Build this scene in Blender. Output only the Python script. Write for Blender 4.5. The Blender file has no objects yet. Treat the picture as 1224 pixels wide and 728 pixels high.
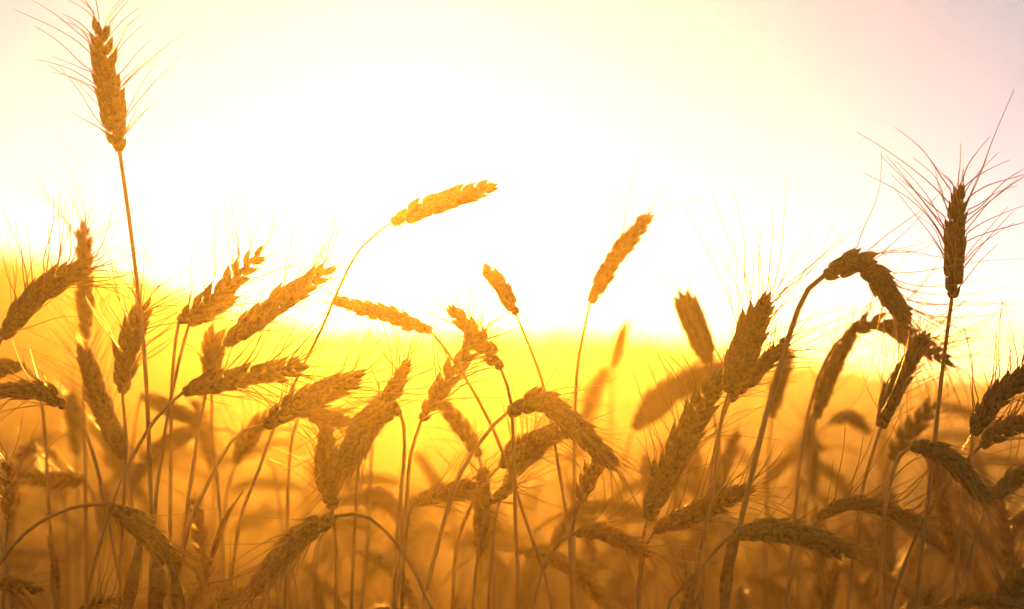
import bpy, math, random
import numpy as np
from mathutils import Vector

# ------------------------------------------------------------------ camera, sky, sun, exposure
scene = bpy.context.scene
col = scene.collection
R = math.radians
RES = 1224.0
LENS = 85.0
FPX = RES * LENS / 36.0                 # focal length in photo pixels
HOR = 410.0                             # eye level row of the photograph
PITCH = math.atan((HOR - 364.0) / FPX)
EYE = 0.80
SUN_PX, SUN_PY = 480.0, 205.0
SUN_AZ = math.atan((SUN_PX - 612.0) / FPX)      # to the right of +Y
SUN_EL = math.atan((HOR - SUN_PY) / FPX)

cam_d = bpy.data.cameras.new('camera')
cam = bpy.data.objects.new('camera', cam_d)
col.objects.link(cam)
cam.location = (0, 0, EYE)
cam.rotation_euler = (math.pi / 2 + PITCH, 0, 0)
cam_d.lens = LENS
cam_d.sensor_width = 36
cam_d.clip_start = 0.05
cam_d.clip_end = 5000
cam_d.dof.use_dof = True
cam_d.dof.focus_distance = 1.56
cam_d.dof.aperture_fstop = 5.0
cam_d.dof.aperture_blades = 0
scene.camera = cam

scene.render.engine = 'CYCLES'
scene.cycles.use_denoising = True
scene.cycles.max_bounces = 6
scene.cycles.diffuse_bounces = 3
scene.cycles.transmission_bounces = 4
scene.cycles.volume_bounces = 0
scene.cycles.sample_clamp_indirect = 6
scene.view_settings.view_transform = 'Standard'
scene.view_settings.look = 'None'
scene.view_settings.gamma = 1
scene.view_settings.use_curve_mapping = False
scene.view_settings.exposure = 0.80

SUNV = Vector((math.sin(SUN_AZ) * math.cos(SUN_EL), math.cos(SUN_AZ) * math.cos(SUN_EL), math.sin(SUN_EL)))

world = bpy.data.worlds.new('World')
scene.world = world
world.use_nodes = True
nt = world.node_tree
nt.nodes.clear()
N, L = nt.nodes.new, nt.links.new
out = N('ShaderNodeOutputWorld')
sky = N('ShaderNodeTexSky')
sky.sky_type = 'NISHITA'
sky.sun_disc = False
sky.sun_elevation = SUN_EL
sky.sun_rotation = SUN_AZ
sky.air_density = 0.17
sky.dust_density = 0.04
sky.ozone_density = 1.0
bg = N('ShaderNodeBackground')
bg.inputs['Strength'].default_value = 0.05
L(sky.outputs[0], bg.inputs[0])
# added sky glow by direction: narrow round the sun, wide as warm ambient fill
tc = N('ShaderNodeTexCoord')
dot = N('ShaderNodeVectorMath'); dot.operation = 'DOT_PRODUCT'
dot.inputs[1].default_value = SUNV
L(tc.outputs['Generated'], dot.inputs[0])
acos = N('ShaderNodeMath'); acos.operation = 'ARCCOSINE'; acos.use_clamp = False
L(dot.outputs['Value'], acos.inputs[0])
def m2(op, a, b):
    n = N('ShaderNodeMath'); n.operation = op
    for i, v in enumerate((a, b)):
        if v is None: continue
        if isinstance(v, (int, float)): n.inputs[i].default_value = v
        else: L(v, n.inputs[i])
    return n.outputs[0]
def glow(width_deg, amount):
    q = m2('DIVIDE', acos.outputs[0], R(width_deg))
    return m2('MULTIPLY', m2('EXPONENT', m2('MULTIPLY', q, -1.0), None), amount)
bgs = [bg]
for w_, a_, c_ in ((5.0, 0.19, (.5, .75, 1)), (150.0, 0.19, (1, .95, .58))):
    b = N('ShaderNodeBackground')
    b.inputs[0].default_value = (*c_, 1)
    L(glow(w_, a_), b.inputs['Strength'])
    bgs.append(b)
cur = bgs[0].outputs[0]
for b in bgs[1:]:
    ad = N('ShaderNodeAddShader')
    L(cur, ad.inputs[0]); L(b.outputs[0], ad.inputs[1])
    cur = ad.outputs[0]
L(cur, out.inputs['Surface'])

sun_d = bpy.data.lights.new('sun', 'SUN')
sun_d.energy = 5.0
sun_d.angle = R(0.6)
sun_d.color = (1.0, 0.39, 0.033)
sun = bpy.data.objects.new('sun', sun_d)
col.objects.link(sun)
sun.rotation_euler = (-SUNV).to_track_quat('-Z', 'Y').to_euler()
sun.location = (0, 30, 20)

# ------------------------------------------------------------------ helpers
def at(px, py, Y):
    """point at forward distance Y seen at photo pixel (px, py)"""
    cx = (px - 612.0) / FPX
    cz = (364.0 - py) / FPX
    c, s = math.cos(PITCH), math.sin(PITCH)
    dy, dz = c - cz * s, s + cz * c
    return Vector((cx / dy * Y, Y, EYE + dz / dy * Y))

def catmull(pts, n):
    P = np.array([tuple(p) for p in pts], float)
    if len(P) == 2:
        t = np.linspace(0, 1, n)[:, None]
        return P[0] * (1 - t) + P[1] * t
    d = np.r_[0, np.cumsum(np.linalg.norm(np.diff(P, axis=0), axis=1) ** 0.5)]
    M = np.zeros_like(P)
    for i in range(len(P)):
        if i == 0: M[i] = (P[1] - P[0]) / (d[1] - d[0])
        elif i == len(P) - 1: M[i] = (P[i] - P[i - 1]) / (d[i] - d[i - 1])
        else: M[i] = (P[i + 1] - P[i - 1]) / (d[i + 1] - d[i - 1])
    dense = []
    for i in range(len(P) - 1):
        h = d[i + 1] - d[i]
        for u in np.linspace(0, 1, 24, endpoint=False):
            a = 2*u**3 - 3*u**2 + 1; b = u**3 - 2*u**2 + u; c = -2*u**3 + 3*u**2; e = u**3 - u**2
            dense.append(a * P[i] + b * h * M[i] + c * P[i + 1] + e * h * M[i + 1])
    dense.append(P[-1])
    D = np.array(dense)
    s = np.r_[0, np.cumsum(np.linalg.norm(np.diff(D, axis=0), axis=1))]
    q = np.linspace(0, s[-1], n)
    return np.stack([np.interp(q, s, D[:, k]) for k in range(3)], 1)

def unit(v):
    return v / (np.linalg.norm(v, axis=-1, keepdims=True) + 1e-12)

def frames(P, roll=0.0, ref=(0, 1, 0)):
    """tangent, side, normal along a polyline; the side starts perpendicular to ref"""
    T = unit(np.gradient(P, axis=0))
    S = np.zeros_like(T)
    s = np.cross(T[0], np.array(ref, float))
    if np.linalg.norm(s) < 1e-3: s = np.cross(T[0], (1, 0, 0))
    s = unit(s)
    for i in range(len(P)):
        s = unit(s - T[i] * np.dot(s, T[i]))
        S[i] = s
    B = np.cross(T, S)
    c, k = math.cos(roll), math.sin(roll)
    return T, S * c + B * k, B * c - S * k

class MB:
    def __init__(self):
        self.v, self.f, self.n = [], [], 0
    def add(self, V, F):
        self.v.append(np.asarray(V, float)); self.f.append(np.asarray(F, int) + self.n); self.n += len(V)
    def tube(self, P, rad, seg=6, cap=True):
        P = np.asarray(P, float); n = len(P)
        rad = np.broadcast_to(np.asarray(rad, float), (n,))
        T, S, B = frames(P)
        a = np.arange(seg) * 2 * math.pi / seg
        ring = (np.cos(a)[None, :, None] * S[:, None, :] + np.sin(a)[None, :, None] * B[:, None, :]) * rad[:, None, None]
        V = (P[:, None, :] + ring).reshape(-1, 3)
        i, j = np.meshgrid(np.arange(n - 1), np.arange(seg), indexing='ij')
        F = np.stack([i*seg + j, i*seg + (j+1) % seg, (i+1)*seg + (j+1) % seg, (i+1)*seg + j], -1).reshape(-1, 4)
        self.add(V, F)
    def build(self, name, mat, parent=None, smooth=True, origin=None):
        V = np.concatenate(self.v); F = np.concatenate(self.f)
        if origin is not None: V = V - np.array(tuple(origin))
        me = bpy.data.meshes.new(name)
        me.vertices.add(len(V)); me.vertices.foreach_set('co', V.astype(np.float32).ravel())
        k = F.shape[1]
        me.loops.add(F.size); me.loops.foreach_set('vertex_index', F.astype(np.int32).ravel())
        me.polygons.add(len(F))
        me.polygons.foreach_set('loop_start', np.arange(0, F.size, k, dtype=np.int32))
        me.polygons.foreach_set('loop_total', np.full(len(F), k, dtype=np.int32))
        if smooth: me.polygons.foreach_set('use_smooth', np.ones(len(F), dtype=bool))
        me.update(); me.validate()
        me.materials.append(mat)
        o = bpy.data.objects.new(name, me)
        col.objects.link(o)
        if parent: o.parent = parent
        return o

# ------------------------------------------------------------------ materials
def straw(name, base, dark, trans=0.35, rough=0.45, scale=60.0, spec=0.5, stretch=(1, 1, 1), bump=0.0, var=0.25):
    m = bpy.data.materials.new(name); m.use_nodes = True
    t = m.node_tree; t.nodes.clear()
    n, l = t.nodes.new, t.links.new
    o = n('ShaderNodeOutputMaterial')
    tc = n('ShaderNodeTexCoord'); mp = n('ShaderNodeMapping'); mp.inputs['Scale'].default_value = stretch
    l(tc.outputs['Object'], mp.inputs[0])
    nz = n('ShaderNodeTexNoise'); nz.inputs['Scale'].default_value = scale; nz.inputs['Detail'].default_value = 4
    l(mp.outputs[0], nz.inputs['Vector'])
    cr = n('ShaderNodeValToRGB')
    cr.color_ramp.elements[0].position = 0.32; cr.color_ramp.elements[0].color = (*dark, 1)
    cr.color_ramp.elements[1].position = 0.66; cr.color_ramp.elements[1].color = (*base, 1)
    l(nz.outputs['Fac'], cr.inputs[0])
    oi = n('ShaderNodeObjectInfo')
    hs = n('ShaderNodeHueSaturation')
    mr = n('ShaderNodeMapRange'); mr.inputs['To Min'].default_value = 1 - var; mr.inputs['To Max'].default_value = 1 + var
    l(oi.outputs['Random'], mr.inputs['Value']); l(mr.outputs[0], hs.inputs['Value'])
    l(cr.outputs[0], hs.inputs['Color'])
    pb = n('ShaderNodeBsdfPrincipled')
    pb.inputs['Roughness'].default_value = rough
    pb.inputs['Specular IOR Level'].default_value = spec
    l(hs.outputs[0], pb.inputs['Base Color'])
    tr = n('ShaderNodeBsdfTranslucent'); l(hs.outputs[0], tr.inputs['Color'])
    mx = n('ShaderNodeMixShader'); mx.inputs[0].default_value = trans
    l(pb.outputs[0], mx.inputs[1]); l(tr.outputs[0], mx.inputs[2])
    l(mx.outputs[0], o.inputs['Surface'])
    if bump:
        bp = n('ShaderNodeBump'); bp.inputs['Strength'].default_value = bump; bp.inputs['Distance'].default_value = 0.001
        n2 = n('ShaderNodeTexNoise'); n2.inputs['Scale'].default_value = 900; n2.inputs['Detail'].default_value = 3
        l(tc.outputs['Object'], n2.inputs['Vector']); l(n2.outputs['Fac'], bp.inputs['Height'])
        l(bp.outputs[0], pb.inputs['Normal'])
    return m

M_EAR = straw('ear_husk', (0.66, 0.42, 0.05), (0.44, 0.23, 0.025), trans=0.60, rough=0.36, scale=500, bump=0.5)
M_GREEN = straw('ripening_husk', (0.38, 0.36, 0.03), (0.24, 0.21, 0.02), trans=0.65, rough=0.4, scale=500, bump=0.5)
M_OLIVE = straw('olive_husk', (0.46, 0.36, 0.05), (0.27, 0.19, 0.025), trans=0.60, rough=0.36, scale=500, bump=0.5)
M_STEM = straw('straw_stem', (0.64, 0.41, 0.07), (0.42, 0.23, 0.03), trans=0.30, rough=0.38, scale=45, spec=0.6)
M_AWN = straw('awn_bristle', (0.58, 0.34, 0.06), (0.44, 0.24, 0.035), trans=0.40, rough=0.35, scale=40, spec=0.6)
M_LEAF = straw('dry_leaf', (0.52, 0.33, 0.08), (0.34, 0.17, 0.04), trans=0.45, rough=0.75, spec=0.15, scale=70, stretch=(3, 3, .4), bump=0.4)
M_NODE = straw('stem_joint', (0.20, 0.11, 0.03), (0.12, 0.06, 0.02), trans=0.0, rough=0.5, scale=120)
M_FIELD = straw('field_straw', (0.66, 0.42, 0.07), (0.44, 0.24, 0.03), trans=0.50, rough=0.6, scale=2.0, var=0.0)
M_SOIL = straw('soil', (0.22, 0.12, 0.04), (0.11, 0.06, 0.02), trans=0.0, rough=0.95, scale=8.0, var=0.0, spec=0.1)

# ------------------------------------------------------------------ wheat ear
def floret_template(rings, seg):
    """a husk: pointed ovoid along +z, length 1, keel towards +x, flatter inside"""
    u = np.linspace(0, 1, rings)
    r = np.sin(np.pi * np.clip(u, 0, 1) ** 0.60) ** 0.9 * (1.12 - 0.45 * u)
    r[0] = 0.16; r[-1] = 0.02
    a = np.arange(seg) * 2 * math.pi / seg
    ca, sa = np.cos(a), np.sin(a)
    x = np.where(ca > 0, ca * 1.05, ca * 0.65)
    x = x + np.where(np.abs(sa) < 0.3, np.where(ca > 0, .14, 0), 0)
    bow = 0.11 * np.sin(np.pi * u) + 0.10 * u ** 3                       # husk bows outwards, the tip turns back
    V = np.zeros((rings, seg, 3))
    V[:, :, 0] = r[:, None] * x[None] * 0.5
    V[:, :, 1] = r[:, None] * sa[None] * 0.5
    V[:, :, 2] = u[:, None]
    i, j = np.meshgrid(np.arange(rings - 1), np.arange(seg), indexing='ij')
    F = np.stack([i*seg + j, i*seg + (j+1) % seg, (i+1)*seg + (j+1) % seg, (i+1)*seg + j], -1).reshape(-1, 4)
    return V.reshape(-1, 3), F, np.repeat(bow, seg)
FT = {'hi': floret_template(9, 8), 'lo': floret_template(6, 6)}

def make_ear(P, width, rng, lod='hi', roll=0.6, awn_len=0.06, awn_spread=0.5, awns=2, awn_r=0.00043, lift=0.0, dens=1.0, droop=0.0, ref=(0,1,0)):
    """returns (ear MB, beard MB) grown along polyline P (world metres); width = ear width"""
    ear, beard = MB(), MB()
    g_len, g_out = rng.uniform(.94, 1.10), R(rng.uniform(-4, 5))
    awn_r = awn_r * rng.uniform(.7, 1.1)
    n = 60
    Q = catmull(P, n)
    Ltot = np.sum(np.linalg.norm(np.diff(Q, axis=0), axis=1))
    T, S, B = frames(Q, roll, ref)
    fw = width / 0.0190 * g_len                                          # scale of the husks
    pitch = 0.0045 * rng.uniform(.9, 1.12) * (0.55 + 0.45 * fw)
    ns = max(7, int(round(Ltot * 0.93 / pitch * dens)))
    ear.tube(Q[:int(n * .95)], np.array([.0027, .0038])[(np.arange(int(n * .95)) // 2) % 2] * fw * np.linspace(1, .55, int(n * .95)), 6)
    V0, F0, bow = FT[lod]
    for k in range(ns + 1):
        term = k == ns
        u = 0.0 + 0.90 * k / ns
        q = u * (n - 1); i = min(int(q), n - 2); w = q - i
        c = Q[i] * (1 - w) + Q[i + 1] * w
        t, s, b = T[i], S[i], B[i]
        sd = 1 if k % 2 else -1
        size = (0.62 + 0.38 * min(1, u / 0.16)) * (1 - 0.42 * max(0, (u - 0.55) / 0.45) ** 1.3)
        size *= rng.uniform(0.9, 1.1)
        out_a = (g_out + R(rng.uniform(16, 29))) * (1.0 if not term else 0.0)
        fl = ((-1.55, -1), (-0.55, .5), (0.55, .5), (1.55, -1)) if lod == 'hi' else ((-1.1, 0), (0, 1), (1.1, 0))
        for fi, (fx, order) in enumerate(fl):
            ln = 0.0142 * fw * size * (0.86 if abs(fx) > 1 and lod == 'hi' else 1.0) * rng.uniform(0.93, 1.08)
            wd = 0.0068 * fw * size * rng.uniform(0.9, 1.1)
            fan = R(14.5) * fx * rng.uniform(0.85, 1.15)
            oa = out_a + R(rng.uniform(-4, 4)) + (R(5) if order > 0 else 0)
            # direction of the husk
            d = t * math.cos(oa) + s * sd * math.sin(oa)
            d = unit(d * math.cos(fan) + b * math.sin(fan))
            xo = unit(s * sd * math.cos(fan * .6) + b * math.sin(fan) * 1.3)
            xo = unit(xo - d * np.dot(xo, d))
            yo = np.cross(d, xo)
            root = c - s * sd * 0.0003 * fw * (1 if not term else 0) + b * 0.0011 * fx * fw * size + (d * 0.002 * fw if order > 0 else 0)
            V = root + V0[:, 0:1] * wd * xo + V0[:, 1:2] * wd * 1.02 * yo + V0[:, 2:3] * ln * d + bow[:, None] * ln * 0.55 * xo
            ear.add(V, F0)
            if awn_len > 0:
                pr = 1.6 * awns / len(fl) * (0.55 + 0.6 * u)
                if order < 0 and lod == 'hi': pr *= 0.7
                if rng.random() < pr:
                    La = awn_len * rng.uniform(0.45, 1.15) * (0.65 + 0.35 * math.sin(math.pi * min(1, u + .1)))
                    tip = root + d * ln * 0.97
                    sp = awn_spread * rng.uniform(0.2, 1.4)
                    rnd = np.array([rng.gauss(0, 1), rng.gauss(0, 1), rng.gauss(0, 1)])
                    d2 = unit(d + sp * (s * sd * 0.9 + b * fx * 0.55) + rnd * 0.16 * (0.4 + awn_spread))
                    d2 = unit(d2 + np.array([0, 0, 1]) * (lift - droop * rng.uniform(.3, 1.2)))
                    m = 9 if lod == 'hi' else 5
                    uu = np.linspace(0, 1, m)[:, None]
                    side = np.cross(d2, rnd); side = unit(side)
                    curl = rng.gauss(0, 0.05)
                    path = tip + d * La * (uu - uu ** 2 * 0.75) * 0.45 + d2 * La * (0.35 * uu + 0.55 * uu ** 2) * 1.1 + side * curl * La * np.sin(uu * math.pi) \
                        + side * rng.gauss(0, .02) * La * np.sin(uu * 7)
                    beard.tube(path, awn_r * np.linspace(1.2, 0.45, m), 3)
    return ear, beard

def stem_mb(P, r0, r1, n=40, seg=8):
    mb = MB()
    Q = catmull(P, n)
    s = np.linspace(0, 1, n)
    mb.tube(Q, r1 + (r0 - r1) * s ** 0.35, seg)                    # P runs from the ear down to the ground
    return mb, Q

def node_mb(Q, i, r):
    mb = MB()
    a, b = Q[i], Q[i + 1]
    d = unit(b - a)
    P = np.array([a + d * z for z in np.linspace(-0.004, 0.004, 7)])
    mb.tube(P, r * np.array([1.02, 1.15, 1.35, 1.42, 1.35, 1.15, 1.02]), 10)
    return mb

def leaf_mb(P, width, twist=0.0, fold=0.35, n=26, roll=0.0):
    mb = MB()
    Q = catmull(P, n)
    T, S, B = frames(Q, roll)
    u = np.linspace(0, 1, n)
    w = width * 0.5 * np.clip((1 + .15 * np.sin(u * 23 + width * 900)) * np.minimum(1, (u / 0.25 + .25)) * (1 - u ** 2.2), 0.02, 1)
    an = twist * u
    Sx = S * np.cos(an)[:, None] + B * np.sin(an)[:, None]
    Bx = B * np.cos(an)[:, None] - S * np.sin(an)[:, None]
    cols = np.array([-1, -.5, 0, .5, 1])
    th = 0.00022
    layers = []
    for sg in (1, -1):
        V = Q[:, None, :] + Sx[:, None, :] * (cols[None, :, None] * w[:, None, None]) + Bx[:, None, :] * ((np.abs(cols)[None, :, None] ** 1.5) * fold * w[:, None, None] + sg * th * 0.5)
        layers.append(V)
    m = 5
    i, j = np.meshgrid(np.arange(n - 1), np.arange(m - 1), indexing='ij')
    F = np.stack([i*m + j, i*m + j + 1, (i+1)*m + j + 1, (i+1)*m + j], -1).reshape(-1, 4)
    mb.add(layers[0].reshape(-1, 3), F)
    mb.add(layers[1].reshape(-1, 3), F[:, ::-1])
    return mb

def empty(name, loc):
    o = bpy.data.objects.new(name, None)
    o.empty_display_size = 0.05
    col.objects.link(o)
    o.location = tuple(loc)
    return o

def tag(o, label, cat, group=None):
    o['label'] = label; o['category'] = cat
    if group: o['group'] = group
    return o

# ------------------------------------------------------------------ terrain
HPX = [-900, -300, 0, 150, 300, 385, 600, 760, 900, 1000, 1100, 1224, 1700]
HPY = [300, 305, 316, 345, 392, 410, 411, 414, 430, 443, 455, 458, 455]
CPX, CDS = [150, 450, 760, 1224], [12.0, 13.0, 14.0, 20.0]    # the rise is nearer on the left
CAN = 0.62
def ground_z(x, y):
    x = np.asarray(x, float); y = np.asarray(y, float)
    r = np.hypot(x, y)
    az = np.arctan2(x, np.maximum(y, 1e-3)); az = np.clip(az, -1.2, 1.2)
    px = 612 + FPX * np.tan(az)
    e = (HOR - np.interp(px, HPX, HPY)) / FPX
    CREST = np.interp(px, CPX, CDS)
    zc = EYE + e * CREST - CAN
    front = np.clip((y / np.maximum(r, 1e-3)), 0, 1)
    s = np.clip((r - 5) / (CREST - 5), 0, 1); s = s * s * (3 - 2 * s)
    t_ = np.clip((r - 2.6) / 2.6, 0, 1); t2_ = np.clip((CREST - 1 - r) / 5.5, 0, 1)
    dip = -0.62 * t_ * t_ * (3 - 2 * t_) * t2_ * t2_ * (3 - 2 * t2_) * front
    z = zc * s * front + dip
    s2 = np.clip((r - CREST) / 25, 0, 1); s2 = s2 * s2 * (3 - 2 * s2)
    return z * (1 - s2) + (-1.2) * s2

def build_ground():
    rr = np.r_[0.02, 0.5, 1, 2, 3, 4.5, 6, 8, 10, 13, 16, 20, 25, 30, 36, 42, 48, 54, 58, 62, 66, 72, 80, 90, 98]
    aa = np.linspace(-math.pi, math.pi, 289)[:-1]
    # finer azimuth steps in front
    aa = np.sort(np.r_[aa, np.linspace(-0.3, 0.3, 60)]); aa = np.unique(np.round(aa, 5))
    m = len(aa)
    X = rr[:, None] * np.sin(aa)[None]; Y = rr[:, None] * np.cos(aa)[None]
    Z = ground_z(X, Y)
    rs = np.random.RandomState(3)
    Z = Z + rs.normal(0, 0.008, Z.shape) * (rr[:, None] > 0.4)
    mb = MB()
    n = len(rr)
    i, j = np.meshgrid(np.arange(n - 1), np.arange(m), indexing='ij')
    F = np.stack([i*m + j, (i+1)*m + j, (i+1)*m + (j+1) % m, i*m + (j+1) % m], -1).reshape(-1, 4)
    mb.add(np.stack([X, Y, Z], -1).reshape(-1, 3), F[:, ::-1])
    o = mb.build('ground', M_SOIL); o['kind'] = 'structure'
build_ground()

# ------------------------------------------------------------------ haze
def build_haze():
    x0, x1, y0, y1, z0, z1 = -102, 102, -102, 102, -2.3, 1.30
    V = [(x, y, z) for z in (z0, z1) for (x, y) in ((x0, y0), (x1, y0), (x1, y1), (x0, y1))]
    F = [(0, 3, 2, 1), (4, 5, 6, 7), (0, 1, 5, 4), (1, 2, 6, 5), (2, 3, 7, 6), (3, 0, 4, 7)]
    m = bpy.data.materials.new('haze_air'); m.use_nodes = True
    t = m.node_tree; t.nodes.clear()
    o = t.nodes.new('ShaderNodeOutputMaterial'); v = t.nodes.new('ShaderNodeVolumePrincipled')
    v.inputs['Color'].default_value = (1.0, 0.82, 0.52, 1)
    v.inputs['Density'].default_value = HAZE_D
    v.inputs['Anisotropy'].default_value = HAZE_G
    t.links.new(v.outputs[0], o.inputs['Volume'])
    mb = MB(); mb.add(V, F)
    ob = mb.build('haze', m, smooth=False); ob['kind'] = 'stuff'
HAZE_D, HAZE_G = 0.0125, 0.895
build_haze()

# ------------------------------------------------------------------ traced plants
rng = random.Random(11)
SP = 'sharp'
# each: label, ear pixels base>tip, ear width px, distance, stem pixels from the ear down, options
PL = []
def W(label, ear, w, Y, stem, **k):
    PL.append((label, ear, w, Y, stem, k))

W('tallest wheat stalk, its upright bristly ear standing far above all others at top left',
  [(143,181),(129,105),(117,26)], 33, 1.58, [(158,290),(173,430),(181,610),(184,735)], al=.055, sp=.75, roll=.3, r=1.6, rn=1.25)
W('plump ear leaning right at the far left edge, crossing a blurred upright ear',
  [(2,402),(45,352),(108,314)], 34, 1.55, [(-12,450),(-25,560),(-30,735)], al=.06, sp=.75, lift=.4, roll=.5)
W('blurred upright narrow ear just right of the plump leaning ear at far left',
  [(103,405),(101,330),(100,262)], 28, 1.80, [(100,470),(102,560),(103,735)], al=.08, sp=.6)
W('upright ear half hidden behind the stem of the tallest stalk',
  [(146,470),(152,415),(174,360)], 32, 1.62, [(151,530),(148,600),(143,735)], al=.06, sp=.6)
W('soft ear leaning up to the left, below the narrow blurred ear near left edge',
  [(147,548),(120,480),(98,415)], 34, 1.72, [(158,600),(160,660),(161,735)], al=.055, sp=.5)
W('nodding stalk, grey brown ear lying flat to the left edge above the small low ear',
  [(77,486),(48,468),(-14,466)], 27, 1.56, [(96,504),(110,539),(121,580),(132,638),(143,693),(150,735)], al=.05, sp=.5, droop=.2, roll=1.2)
W('dark blurred ear curled over just above the flat nodding ear at left edge',
  [(30,438),(8,440),(-20,455)], 26, 1.72, [(45,458),(54,520),(58,600),(66,735)], al=.05, leafpx=[(58,640),(66,670),(68,700),(70,735)], lw=.008)
W('small upright ear with open loose husks at the left edge below the nodding ear',
  [(10,622),(12,588),(8,556)], 28, 1.57, [(7,660),(4,735)], al=.05, sp=.5, dens=.75)
W('dark blurred ear lying flat with glints, right of the small low ear',
  [(103,574),(60,573),(24,570)], 25, 1.84, [(113,600),(121,660),(119,735)], al=.05)
W('faint blurred ear curled to the left just above the dark flat one',
  [(66,546),(44,534),(20,545)], 20, 2.0, [(74,570),(80,650),(82,735)], al=.05)
W('faint blurred short upright ear left of the soft leaning ear',
  [(92,545),(89,508),(86,468)], 24, 2.1, [(93,600),(94,735)], al=.05)
W('stalk arching in from left edge, its pale ear drooping to the lower right',
  [(132,605),(168,630),(212,678)], 36, 1.53, [(105,603),(80,609),(55,620),(30,637),(8,662),(-15,700),(-25,735)], al=.055, sp=.45, droop=.35, roll=1.1,
  leaves=[([(168,640),(160,690),(152,735)],.009),([(185,660),(190,700),(188,735)],.011),([(205,670),(212,705),(214,735)],.009)])
W('low grey ear pointing right at the bottom left corner',
  [(-32,690),(5,697),(50,706)], 20, 1.53, [(-45,720),(-50,735)], al=.045)
W('ear tip just above the bottom edge, below the drooping pale ear at left',
  [(92,735),(112,722),(137,716)], 17, 1.55, [(88,750)], al=.04)
W('toothed ear rising to the right, its tip the top of the left cluster',
  [(213,383),(262,350),(315,297)], 31, 1.58, [(206,450),(204,560),(203,735)], al=.055, sp=.5, lift=.35, roll=.3)
W('short stubby ear crossing the base of the toothed rising ear',
  [(226,386),(248,372),(274,358)], 32, 1.62, [(212,440),(200,500),(186,600),(178,735)], al=.05, sp=.5)
W('long slender ear rising to the right, second from top in the left cluster',
  [(268,412),(318,372),(399,318)], 33, 1.57, [(257,428),(246,470),(233,540),(220,640),(212,735)], al=.042, sp=.6, roll=.35)
W('blurred squat ear behind the lower end of the long slender rising ear',
  [(253,456),(253,428),(255,398)], 32, 1.76, [(254,520),(262,600),(270,735)], al=.04, sp=.8)
W('ear stretched almost level on a long bent stem that crosses the tallest stalk',
  [(219,468),(282,452),(366,436)], 31, 1.54, [(198,487),(176,515),(148,567),(137,597),(121,646),(102,735)], al=.065, sp=.4, roll=.5)
W('broad ear rising right on an arched stem, long bristles against bright sky',
  [(316,507),(362,480),(430,451)], 40, 1.55, [(285,519),(263,549),(244,588),(230,615),(219,665),(210,735)], al=.06, sp=.45, lift=.15)
W('blurred ear hanging in the shade behind the arched stem of the broad ear',
  [(281,553),(296,525),(318,496)], 26, 1.86, [(270,600),(262,735)], al=.04)
W('lone stalk bowing right with clean toothed ear high against white sky',
  [(468,265),(524,243),(592,222)], 30, 1.60, [(430,298),(405,345),(385,392),(356,450),(330,505),(308,565),(290,610),(282,652),(274,735)], al=.022, awns=.35, sp=.5, rn=.5, roll=.9,
  leaves=[([(290,588),(268,622),(246,690),(228,735)],.004)])
W('ear pointing left straight across the dazzling sun',
  [(516,396),(462,376),(398,359)], 26, 1.62, [(554,448),(587,508),(606,555),(631,630),(652,690),(660,735)], al=.02, awns=.35, rn=.7)
W('small neat ear leaning left on a slim stem, alone just above the horizon',
  [(617,376),(602,346),(580,321)], 25, 1.64, [(632,412),(645,446),(654,480),(668,560),(680,640),(688,735)], al=.015, awns=1.0, rn=.7)
W('ragged ear rising to the right beside the sun, crossing another ear near its tip',
  [(503,502),(538,448),(580,392)], 30, 1.58, [(497,522),(490,548),(486,600),(480,660),(472,735)], al=.05, sp=.5, dens=.8, roll=.2)
W('ragged ear leaning up to the left beside the sun, crossing another ragged ear',
  [(599,441),(575,408),(540,370)], 27, 1.61, [(603,451),(611,481),(614,541),(616,620),(620,735)], al=.03, sp=.5, dens=.8)
W('bushy ear hanging to the lower left from a hooked neck, below the sun',
  [(477,488),(446,500),(408,562)], 42, 1.55, [(483,512),(483,550),(478,600),(470,735)], al=.05, sp=.4, droop=.2)
W('slim ear with a pointed tip rising from behind the bushy hanging ear',
  [(440,507),(468,470),(488,432)], 28, 1.62, [(430,545),(425,620),(420,735)], al=.05, sp=.4)
W('upright ear with sparkling bristles directly above the drooping pale ear at bottom centre left',
  [(397,608),(391,565),(389,515)], 33, 1.60, [(401,650),(402,735)], al=.05, sp=.6, roll=1.2)
W('small blurred ear lying level between the broad ear and the bushy one',
  [(358,494),(382,497),(414,503)], 22, 1.74, [(348,530),(344,600),(340,735)], al=.04)
W('stalk arching left with a big pale ear drooping to the lower left',
  [(400,617),(356,644),(305,706)], 34, 1.50, [(435,616),(470,645),(495,682),(515,728),(520,740)], al=.07, sp=.5, droop=.45, roll=1.0)
W('low dark ear peeping in at the bottom edge left of the big drooping ear',
  [(248,738),(262,722),(290,706)], 20, 1.52, [(244,750)], al=.03)
W('thick stalk arching to the right with a big nodding ear, centre of the picture',
  [(607,492),(655,483),(738,560)], 38, 1.53, [(590,508),(566,540),(548,572),(529,630),(510,704),(504,740)], al=.055, sp=.4, droop=.3, roll=1.1, r=1.9)
W('short ear pointing right that ends behind the thick arching stalk',
  [(497,599),(528,590),(566,580)], 24, 1.62, [(488,618),(484,660),(480,735)], al=.06, sp=.4)
W('blurred brown ear leaning up to the left, behind the thick arching stalk',
  [(573,546),(552,512),(523,476)], 29, 1.78, [(584,600),(592,735)], al=.04)
W('blurred ear rising to the right with glowing bristles, under the big central nodding ear',
  [(606,572),(636,540),(662,519)], 27, 1.70, [(594,610),(584,735)], al=.06, sp=.5, droop=.2)
W('tiny glinting ear low behind the central stems',
  [(587,600),(600,590),(614,578)], 19, 1.64, [(576,638),(565,735)], al=.05)
W('small upright ear with bright bristles below the tip of the central nodding ear',
  [(693,601),(702,575),(713,550)], 28, 1.60, [(684,630),(681,655),(684,735)], al=.02, sp=.6)
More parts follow.
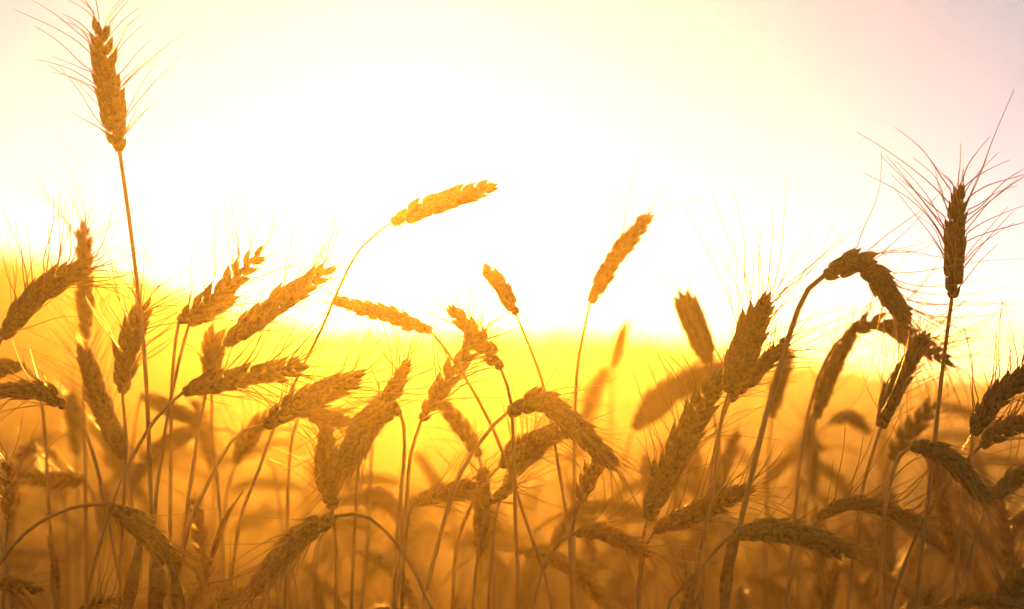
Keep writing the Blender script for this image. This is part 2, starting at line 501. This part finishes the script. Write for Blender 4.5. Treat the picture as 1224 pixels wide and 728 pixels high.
W('softly blurred ear leaning right, alone against white sky right of centre',
  [(705,362),(733,312),(777,256)], 28, 1.73, [(697,400),(690,440),(687,520),(685,735)], al=.05, sp=.3, awns=.8)
W('very blurred small upright ear on the horizon right of centre',
  [(733,440),(740,415),(747,388)], 24, 2.35, [(730,500),(728,735)], al=.04)
W('very blurred orange ear just below the horizon, left of the other blurred one',
  [(700,505),(708,475),(722,446)], 26, 2.6, [(698,560),(697,735)], al=.03)
W('long straight ear slanting up to the right with fine bristles down its left side',
  [(773,620),(812,535),(864,442)], 38, 1.55, [(767,660),(762,735)], al=.055, sp=.65, roll=.4, mat=M_OLIVE)
W('pointed ear right of centre with very long dark bristles sweeping up and left',
  [(871,470),(889,420),(915,362)], 42, 1.53, [(862,500),(858,540),(848,610),(836,660),(826,735)], al=.10, sp=.85, lift=.3, roll=.7, mat=M_OLIVE)
W('blurred olive ear shaped like a leaf, left of the ear with very long bristles',
  [(847,432),(836,402),(818,362)], 50, 1.86, [(851,480),(862,560),(868,735)], al=.09, sp=.7, roll=1.5, mat=M_GREEN)
W('narrow ear pointing right from behind the ear with very long bristles',
  [(872,478),(903,446),(940,406)], 24, 1.64, [(858,520),(846,600),(838,735)], al=.05)
W('large dark blurred ear slanting behind the fine bristled long ear',
  [(757,512),(800,470),(862,438)], 40, 2.1, [(745,560),(738,735)], al=.05)
W('thick hooked stalk with dense nodding ear and long bristles flying out, upper right',
  [(985,329),(1030,316),(1085,384)], 35, 1.50, [(968,343),(953,372),(938,420),(915,500),(898,570),(880,650),(865,740)], al=.085, sp=.9, droop=0, roll=.9, r=2.0, rn=1.6,
  leaves=[([(874,640),(871,670),(868,700),(866,735)],.008)])
W('upright dark ear with long fanned bristles on a straight stem, high at the right',
  [(1138,356),(1141,292),(1147,225)], 32, 1.54, [(1128,430),(1118,520),(1108,610),(1094,740)], al=.075, sp=.8, roll=.5, r=1.6, rn=1.2)
W('blurred dark ear arching over to the right below the hooked nodding ear',
  [(1012,398),(1050,388),(1142,436)], 26, 1.74, [(992,420),(972,470),(958,540),(948,640),(940,735)], al=.06, sp=.7)
W('blurred ear rising to the right, its tip under the start of the dark arch',
  [(975,500),(992,448),(1022,392)], 28, 1.88, [(968,560),(952,735)], al=.05)
W('ear with glinting base leaning right, beneath the end of the dark arched ear',
  [(1053,511),(1068,466),(1106,402)], 31, 1.64, [(1042,545),(1028,600),(1014,735)], al=.06, sp=.5)
W('dim blurred ear slanting behind the straight stem at right, below the dark arch',
  [(1064,548),(1085,518),(1118,482)], 30, 1.90, [(1050,600),(1042,735)], al=.05)
W('plump ear rising off the right edge, upper of the two side by side',
  [(1162,519),(1186,482),(1236,440)], 33, 1.56, [(1161,545),(1152,600),(1140,735)], al=.06, sp=.5, roll=.3)
W('plump ear rising off the right edge, lower of the two side by side',
  [(1172,533),(1196,515),(1240,500)], 29, 1.58, [(1150,556),(1128,585),(1100,630),(1080,680),(1065,735)], al=.05, sp=.4, roll=.4)
W('hooked pale stalk with ear drooping to the right across the straight dark stem',
  [(1090,531),(1132,547),(1179,598)], 29, 1.51, [(1075,545),(1063,580),(1055,640),(1052,740)], al=.085, sp=.45, droop=.35, roll=1.0, rn=1.0)
W('blurred ear rising to the right edge from the tip of the drooping hooked ear',
  [(1180,602),(1200,582),(1236,556)], 27, 1.68, [(1165,645),(1152,690),(1144,735)], al=.06)
W('grey ear lying level behind the hooked pale stalk at lower right',
  [(976,619),(1020,601),(1106,624)], 27, 1.60, [(960,645),(946,690),(940,735)], al=.07, sp=.5, lift=.4)
W('crisp ear lying level at lower right, springing from beside the thick hooked stalk',
  [(876,638),(940,636),(1023,662)], 35, 1.48, [(862,650),(838,678),(815,704),(795,740)], al=.045, sp=.55, roll=.6)
W('ear slanting gently up to the right at the foot of the long straight ear',
  [(782,634),(832,612),(902,582)], 29, 1.60, [(770,660),(764,735)], al=.06, sp=.5)
W('thin arched stalk with small ear nodding level to the right, bottom centre right',
  [(688,637),(722,638),(778,662)], 28, 1.53, [(668,648),(652,675),(643,700),(637,735)], al=.05, sp=.5, droop=.2, rn=.9)
W('blurred ear glinting at the bottom right corner',
  [(1190,740),(1206,712),(1232,680)], 32, 1.72, [(1188,760)], al=.05)
W('dark blurred ear low behind the straight dark stem at right',
  [(1068,620),(1100,635),(1135,660)], 26, 1.95, [(1060,660),(1056,735)], al=.05)
W('low ear with sparkling bristles near the bottom edge, left of the thick hooked stalk',
  [(828,740),(824,712),(820,684)], 24, 1.68, [(829,760)], al=.04, sp=.6)
W('dark blurred upright ear between the level grey ear and the blurred arch',
  [(972,590),(972,545),(966,498)], 26, 2.15, [(974,640),(975,735)], al=.05)
W('dark blurred upright ear right of the thick hooked stem, under the narrow pointing ear',
  [(922,500),(930,462),(944,420)], 27, 2.0, [(918,560),(914,735)], al=.05)
W('blurred ear pointing down and right behind the tallest stalk, left of centre',
  [(168,472),(200,486),(238,506)], 26, 1.95, [(160,520),(156,620),(154,735)], al=.04)
W('blurred ear behind the slender stems under the level ear, left of centre',
  [(253,560),(246,520),(232,480)], 24, 2.05, [(256,620),(257,735)], al=.04)

def make_plant(label, earpx, w, Y, stempx, k):
    dd = k.get('dd', rng.uniform(-0.018, 0.018))
    m = len(earpx)
    E = [at(p[0], p[1], Y + dd * (i / (m - 1)) ** 1.3) for i, p in enumerate(earpx)]
    S = [E[0]] + [at(p[0], p[1], Y) for p in stempx]
    last, prev = S[-1], S[-2]
    slope = (last.x - prev.x) / max(0.02, (prev.z - last.z))
    slope = max(-0.35, min(0.35, slope))
    gx = last.x
    for f in (0.33, 0.66, 1.0):                                     # carry the stem down to the soil
        zz = last.z * (1 - f)
        gx = last.x + slope * 0.35 * (last.z - zz) * (1 - f * .4)
        S.append(Vector((gx, Y + 0.01 * f, zz - (0.01 if f == 1 else 0))))
    base = Vector((S[-1].x, S[-1].y, 0.0))
    root = empty('wheat_stalk', base)
    tag(root, label, 'wheat stalk')
    r0, r1 = k.get('r', 1.55) * .001, k.get('rn', 0.95) * .001
    wm = w / FPX * Y
    hi = Y < 1.8
    # the neck runs a little way into the ear so both meet
    smb, Q = stem_mb([E[0] + (E[1] - E[0]) * 0.03] + S, r0, r1, 64)
    stem = smb.build('stem', M_STEM, root, origin=base)
    for q in (0.30, 0.62):
        z = [i for i in range(len(Q) - 1) if Q[i][2] < Q[0][2] * (1 - q) and Q[i][2] < 0.55]
        if z: node_mb(Q, z[0], r0 * .97).build('joint', M_NODE, stem, origin=base)
    # a small collar where the ear leaves the stem
    P = np.array([tuple(p) for p in E])
    ear, beard = make_ear(P, wm, rng, 'hi' if hi else 'lo', k.get('roll', rng.uniform(0, 1.5)), k.get('al', .05), k.get('sp', .5), k.get('awns', 2.0 if hi else 1.2),
                          lift=k.get('lift', 0), dens=k.get('dens', 1), droop=k.get('droop', 0))
    eo = ear.build('ear', k.get('mat', M_OLIVE if (earpx[0][0] > 860 or earpx[-1][1] < 60) else M_EAR), root, origin=base)
    if beard.n: beard.build('beard', M_AWN, eo, origin=base)
    for lp, lw in k.get('leaves', []) + ([(k['leafpx'], k['lw'])] if 'leafpx' in k else []):
        LP = [at(a, b, Y + 0.012 * math.cos(3 * i)) for i, (a, b) in enumerate(lp)]
        e = LP[-1]
        LP.append(Vector((e.x + rng.uniform(-.02, .02), e.y + 0.01, e.z - 0.10)))
        leaf_mb(LP, lw, twist=rng.uniform(-1.5, 1.5), roll=rng.uniform(-.6, .6)).build('leaf', M_LEAF, root, origin=base)
    # one withered leaf further down on most stalks
    zl = rng.choice((rng.uniform(0.34, 0.50), rng.uniform(0.46, 0.60)))
    c = Q[np.argmin(np.abs(Q[:, 2] - zl))]
    a = rng.uniform(0, 6.28); Lf = rng.uniform(.06, .13)
    d = np.array([math.cos(a), math.sin(a) * .7, 0])
    LP = [c, c + d * Lf * .25 + np.array([0, 0, rng.uniform(.02, .06)]), c + d * Lf * .6 + np.array([0, rng.uniform(-.03, .03), -.01]), c + d * Lf * .8 + np.array([0, 0, rng.uniform(-.14, -.07)])]
    leaf_mb([Vector(p) for p in LP], rng.uniform(.003, .007), twist=rng.uniform(-2, 2)).build('leaf', M_LEAF, root, origin=base)
    return root
for p in PL:
    make_plant(*p)

# ------------------------------------------------------------------ soft stalks behind, copies of a few kinds
def make_variant(h, lean, bend, elen, w, al, seed):
    g = random.Random(seed)
    root = empty('wheat_stalk', (0, 0, 0))
    P = [Vector((0, 0, 0)), Vector((lean * .2, 0, h * .4)), Vector((lean * .6, 0.01, h * .75)), Vector((lean, 0, h))]
    # neck and ear bend over by the angle "bend"
    a0 = math.atan2(lean * .4, h * .25)
    pos = P[-1]; E = [pos.copy()]; a = a0
    neck = 5
    for i in range(neck):
        a += bend * .6 / neck
        pos = pos + Vector((math.sin(a), 0, math.cos(a))) * 0.016
        P.append(pos.copy())
    E = [pos.copy()]
    for i in range(4):
        a += bend * .4 / 4
        pos = pos + Vector((math.sin(a), g.uniform(-.08, .08), math.cos(a))) * elen / 4
        E.append(pos.copy())
    smb, Q = stem_mb([E[0] + (E[1] - E[0]) * .1] + P[::-1], .0016, .001, 40, 6)
    st = smb.build('stem', M_STEM, root)
    node_mb(Q, 18, .0015).build('joint', M_NODE, st)
    ear, beard = make_ear(np.array([tuple(p) for p in E]), w, g, 'lo', g.uniform(0, 1.5), al, .5, .9, awn_r=.00034, droop=.15 * (bend > 1))
    eo = ear.build('ear', M_EAR, root)
    beard.build('beard', M_AWN, eo)
    c = Q[18]
    sgn = g.choice((-1, 1))
    LP = [Vector(c), Vector(c) + Vector((sgn*.03, .02, .06)), Vector(c) + Vector((sgn*.08, .04, .03)), Vector(c) + Vector((sgn*.11, .05, -.07))]
    leaf_mb(LP, .007, twist=g.uniform(-2, 2)).build('leaf', M_LEAF, root)
    return root, pos.z if bend < 1.3 else max(p.z for p in P)

def copy_tree(o, parent=None):
    c = o.copy(); col.objects.link(c)
    c.parent = parent
    for ch in list(o.children):
        copy_tree(ch, c)
    return c

VAR = []
specs = [(.56,.03,.15,.085,.0165,.06), (.60,.05,.6,.08,.016,.06), (.58,-.02,-.3,.09,.0155,.055), (.62,.06,1.3,.085,.0165,.05),
         (.60,.04,1.9,.08,.0165,.06), (.57,.0,.9,.075,.015,.05), (.63,.07,2.3,.085,.017,.055), (.55,-.04,-.7,.085,.016,.06)]
for i, s in enumerate(specs):
    VAR.append(make_variant(*s, seed=40 + i))
N_FILL = 228
used = [False] * len(VAR)
fr = random.Random(5)
GROUP_NEAR = 'soft stalks close behind the sharp front ears'
GROUP_FAR = 'blurred stalks deeper in the field'
for i in range(N_FILL):
    v = fr.randrange(len(VAR))
    u = (i + .5) / N_FILL
    Y = 1.70 + 1.75 * u
    half = 0.2118 * Y
    x = fr.uniform(-half - .08, half + .08)
    proto, top = VAR[v]
    # the tops keep below eye level, lower where they stand nearer
    ztop = EYE - ((fr.uniform(500, 770)) - HOR) / FPX * Y
    sc = ztop / top
    if not used[v]: o = proto; used[v] = True
    else: o = copy_tree(proto)
    o.location = (x, Y, 0)
    o.rotation_euler = (0, 0, fr.uniform(0, 6.283))
    o.scale = (1, 1, sc) if False else (sc, sc, sc)
    if Y < 2.4:
        tag(o, 'soft focus wheat stalk low among its neighbours, close behind the sharp front ears', 'wheat stalk', GROUP_NEAR)
    else:
        tag(o, 'heavily blurred wheat stalk in the golden haze, deeper in the field', 'wheat stalk', GROUP_FAR)

# ------------------------------------------------------------------ the rest of the field, past counting
def build_field():
    rs = np.random.RandomState(9)
    mb_v, mb_f = [], []
    # plant template: stem, jagged ear, a few bristles
    def template(seed):
        g = np.random.RandomState(seed)
        V, F = [], []
        bend = g.uniform(0.1, 2.1)
        t = np.array([0, .3, .5, .58])
        P = [np.array([0, 0, 0.]), np.array([.01, 0, .35]), np.array([.02, 0, .55])]
        a = .1; pos = P[-1].copy()
        for i in range(2):
            a += bend * .3; pos = pos + np.array([math.sin(a), 0, math.cos(a)]) * .03; P.append(pos.copy())
        sp = MB(); sp.tube(np.array(P), .0018, 3)
        ear = [pos.copy()]
        for i in range(9):
            a += bend * .04; pos = pos + np.array([math.sin(a), 0, math.cos(a)]) * .0095; ear.append(pos.copy())
        rad = np.array([.003, .0075, .005, .009, .0055, .0085, .005, .007, .004, .001])
        sp.tube(np.array(ear), rad, 5)
        for k in range(4):
            c = ear[g.randint(2, 9)]; d = unit(np.array([math.sin(a), 0, math.cos(a)]) + g.normal(0, .45, 3))
            sp.tube(np.array([c, c + d * .07]), [.0004, .0002], 3)
        V = np.concatenate(sp.v); F = np.concatenate(sp.f)
        return V, F
    T = [template(s) for s in range(8)]
    V, F, n = [], [], 0
    N0 = 21000
    # uniform over the wedge in front
    u = rs.rand(N0)
    y0, y1 = 3.9, 19.0
    Y = np.sqrt(y0**2 + (y1**2 - y0**2) * u)
    Y = y0 + (Y - y0) * rs.rand(N0) ** .4
    X = (rs.rand(N0) * 2 - 1) * (0.2118 * Y + 0.8)
    Z = ground_z(X, Y)
    H = rs.normal(0.96, .085, N0) * (0.98 + .06 * np.sin(X * 1.1 + 2) * np.sin(Y * .5))
    A = rs.rand(N0) * 6.283
    for i in range(N0):
        v, f = T[i % 8]
        c, s = math.cos(A[i]), math.sin(A[i])
        w = np.empty_like(v)
        w[:, 0] = (v[:, 0] * c - v[:, 1] * s) + X[i]
        w[:, 1] = (v[:, 0] * s + v[:, 1] * c) + Y[i]
        w[:, 2] = v[:, 2] * H[i] + Z[i]
        V.append(w); F.append(f + n); n += len(v)
    g = random.Random(77)
    fine = []
    for q in range(5):
        b = MB(); bend = g.uniform(.2, 2.2); a = g.uniform(-.1, .2); pos = np.array([0, 0, .56]); P = [np.zeros(3), np.array([.01, .01, .3]), pos.copy()]
        for i in range(4):
            a += bend * .16; pos = pos + np.array([math.sin(a), 0, math.cos(a)]) * .018; P.append(pos.copy())
        E = [pos.copy()]
        for i in range(4):
            a += bend * .09; pos = pos + np.array([math.sin(a), 0, math.cos(a)]) * .02; E.append(pos.copy())
        b.tube(catmull(P, 18), .0016, 5)
        lw = g.choice((-1, 1)); c0 = np.array([.012, .01, .45])
        lf = leaf_mb([Vector(c0), Vector(c0 + (lw*.03, .02, .07)), Vector(c0 + (lw*.08, .03, .05)), Vector(c0 + (lw*.11, .05, -.05))], .007, twist=g.uniform(-2, 2), n=14)
        b.add(np.concatenate(lf.v), np.concatenate(lf.f))
        e_, w_ = make_ear(np.array(E), .016, g, 'lo', g.uniform(0, 1.5), .06, .5, .7, awn_r=.00032)
        VV = np.concatenate([np.concatenate(b.v)] + [np.concatenate(e_.v)] + [np.concatenate(w_.v)])
        FF = np.concatenate([np.concatenate(b.f), np.concatenate(e_.f) + b.n, np.concatenate(w_.f) + b.n + e_.n])
        fine.append((VV, FF, VV[:, 2].max()))
    for i in range(640):
        v, f, top = fine[i % 5]
        Yp = 2.3 + 2.0 * (i / 640.0)
        half = .2118 * Yp + .45
        hz = (EYE - (g.uniform(500 if i % 4 == 0 else 570, 780) - HOR) / FPX * Yp) / top
        an = g.uniform(0, 6.283); c, s = math.cos(an), math.sin(an); xx = g.uniform(-half, half)
        w = np.empty_like(v)
        w[:, 0] = (v[:, 0] * c - v[:, 1] * s) * hz + xx
        w[:, 1] = (v[:, 0] * s + v[:, 1] * c) * hz + Yp
        w[:, 2] = v[:, 2] * hz
        V.append(w); F.append(f + n); n += len(v)
    mb = MB(); mb.v = V; mb.f = F; mb.n = n
    # the closed crop canopy further out
    rr = np.r_[np.linspace(9.5, 24, 170), np.linspace(25, 58, 24)]
    aa = np.linspace(-0.75, 0.75, 560)
    m = len(aa)
    X = rr[:, None] * np.sin(aa)[None]; Yc = rr[:, None] * np.cos(aa)[None]
    Zc = ground_z(X, Yc) + CAN - .05 + rs.normal(0, .035, X.shape) + .03 * np.sin(X * 2.1) * np.sin(Yc * 1.3)
    Zc[0] -= CAN
    i, j = np.meshgrid(np.arange(len(rr) - 1), np.arange(m - 1), indexing='ij')
    Fc = np.stack([i*m + j, i*m + j + 1, (i+1)*m + j + 1, (i+1)*m + j], -1).reshape(-1, 4)
    mb.add(np.stack([X, Yc, Zc], -1).reshape(-1, 3), Fc)
    o = mb.build('wheat_field', M_FIELD)
    o['kind'] = 'stuff'
    tag(o, 'golden wheat field running back to the low hill and hazy horizon', 'wheat field')
build_field()
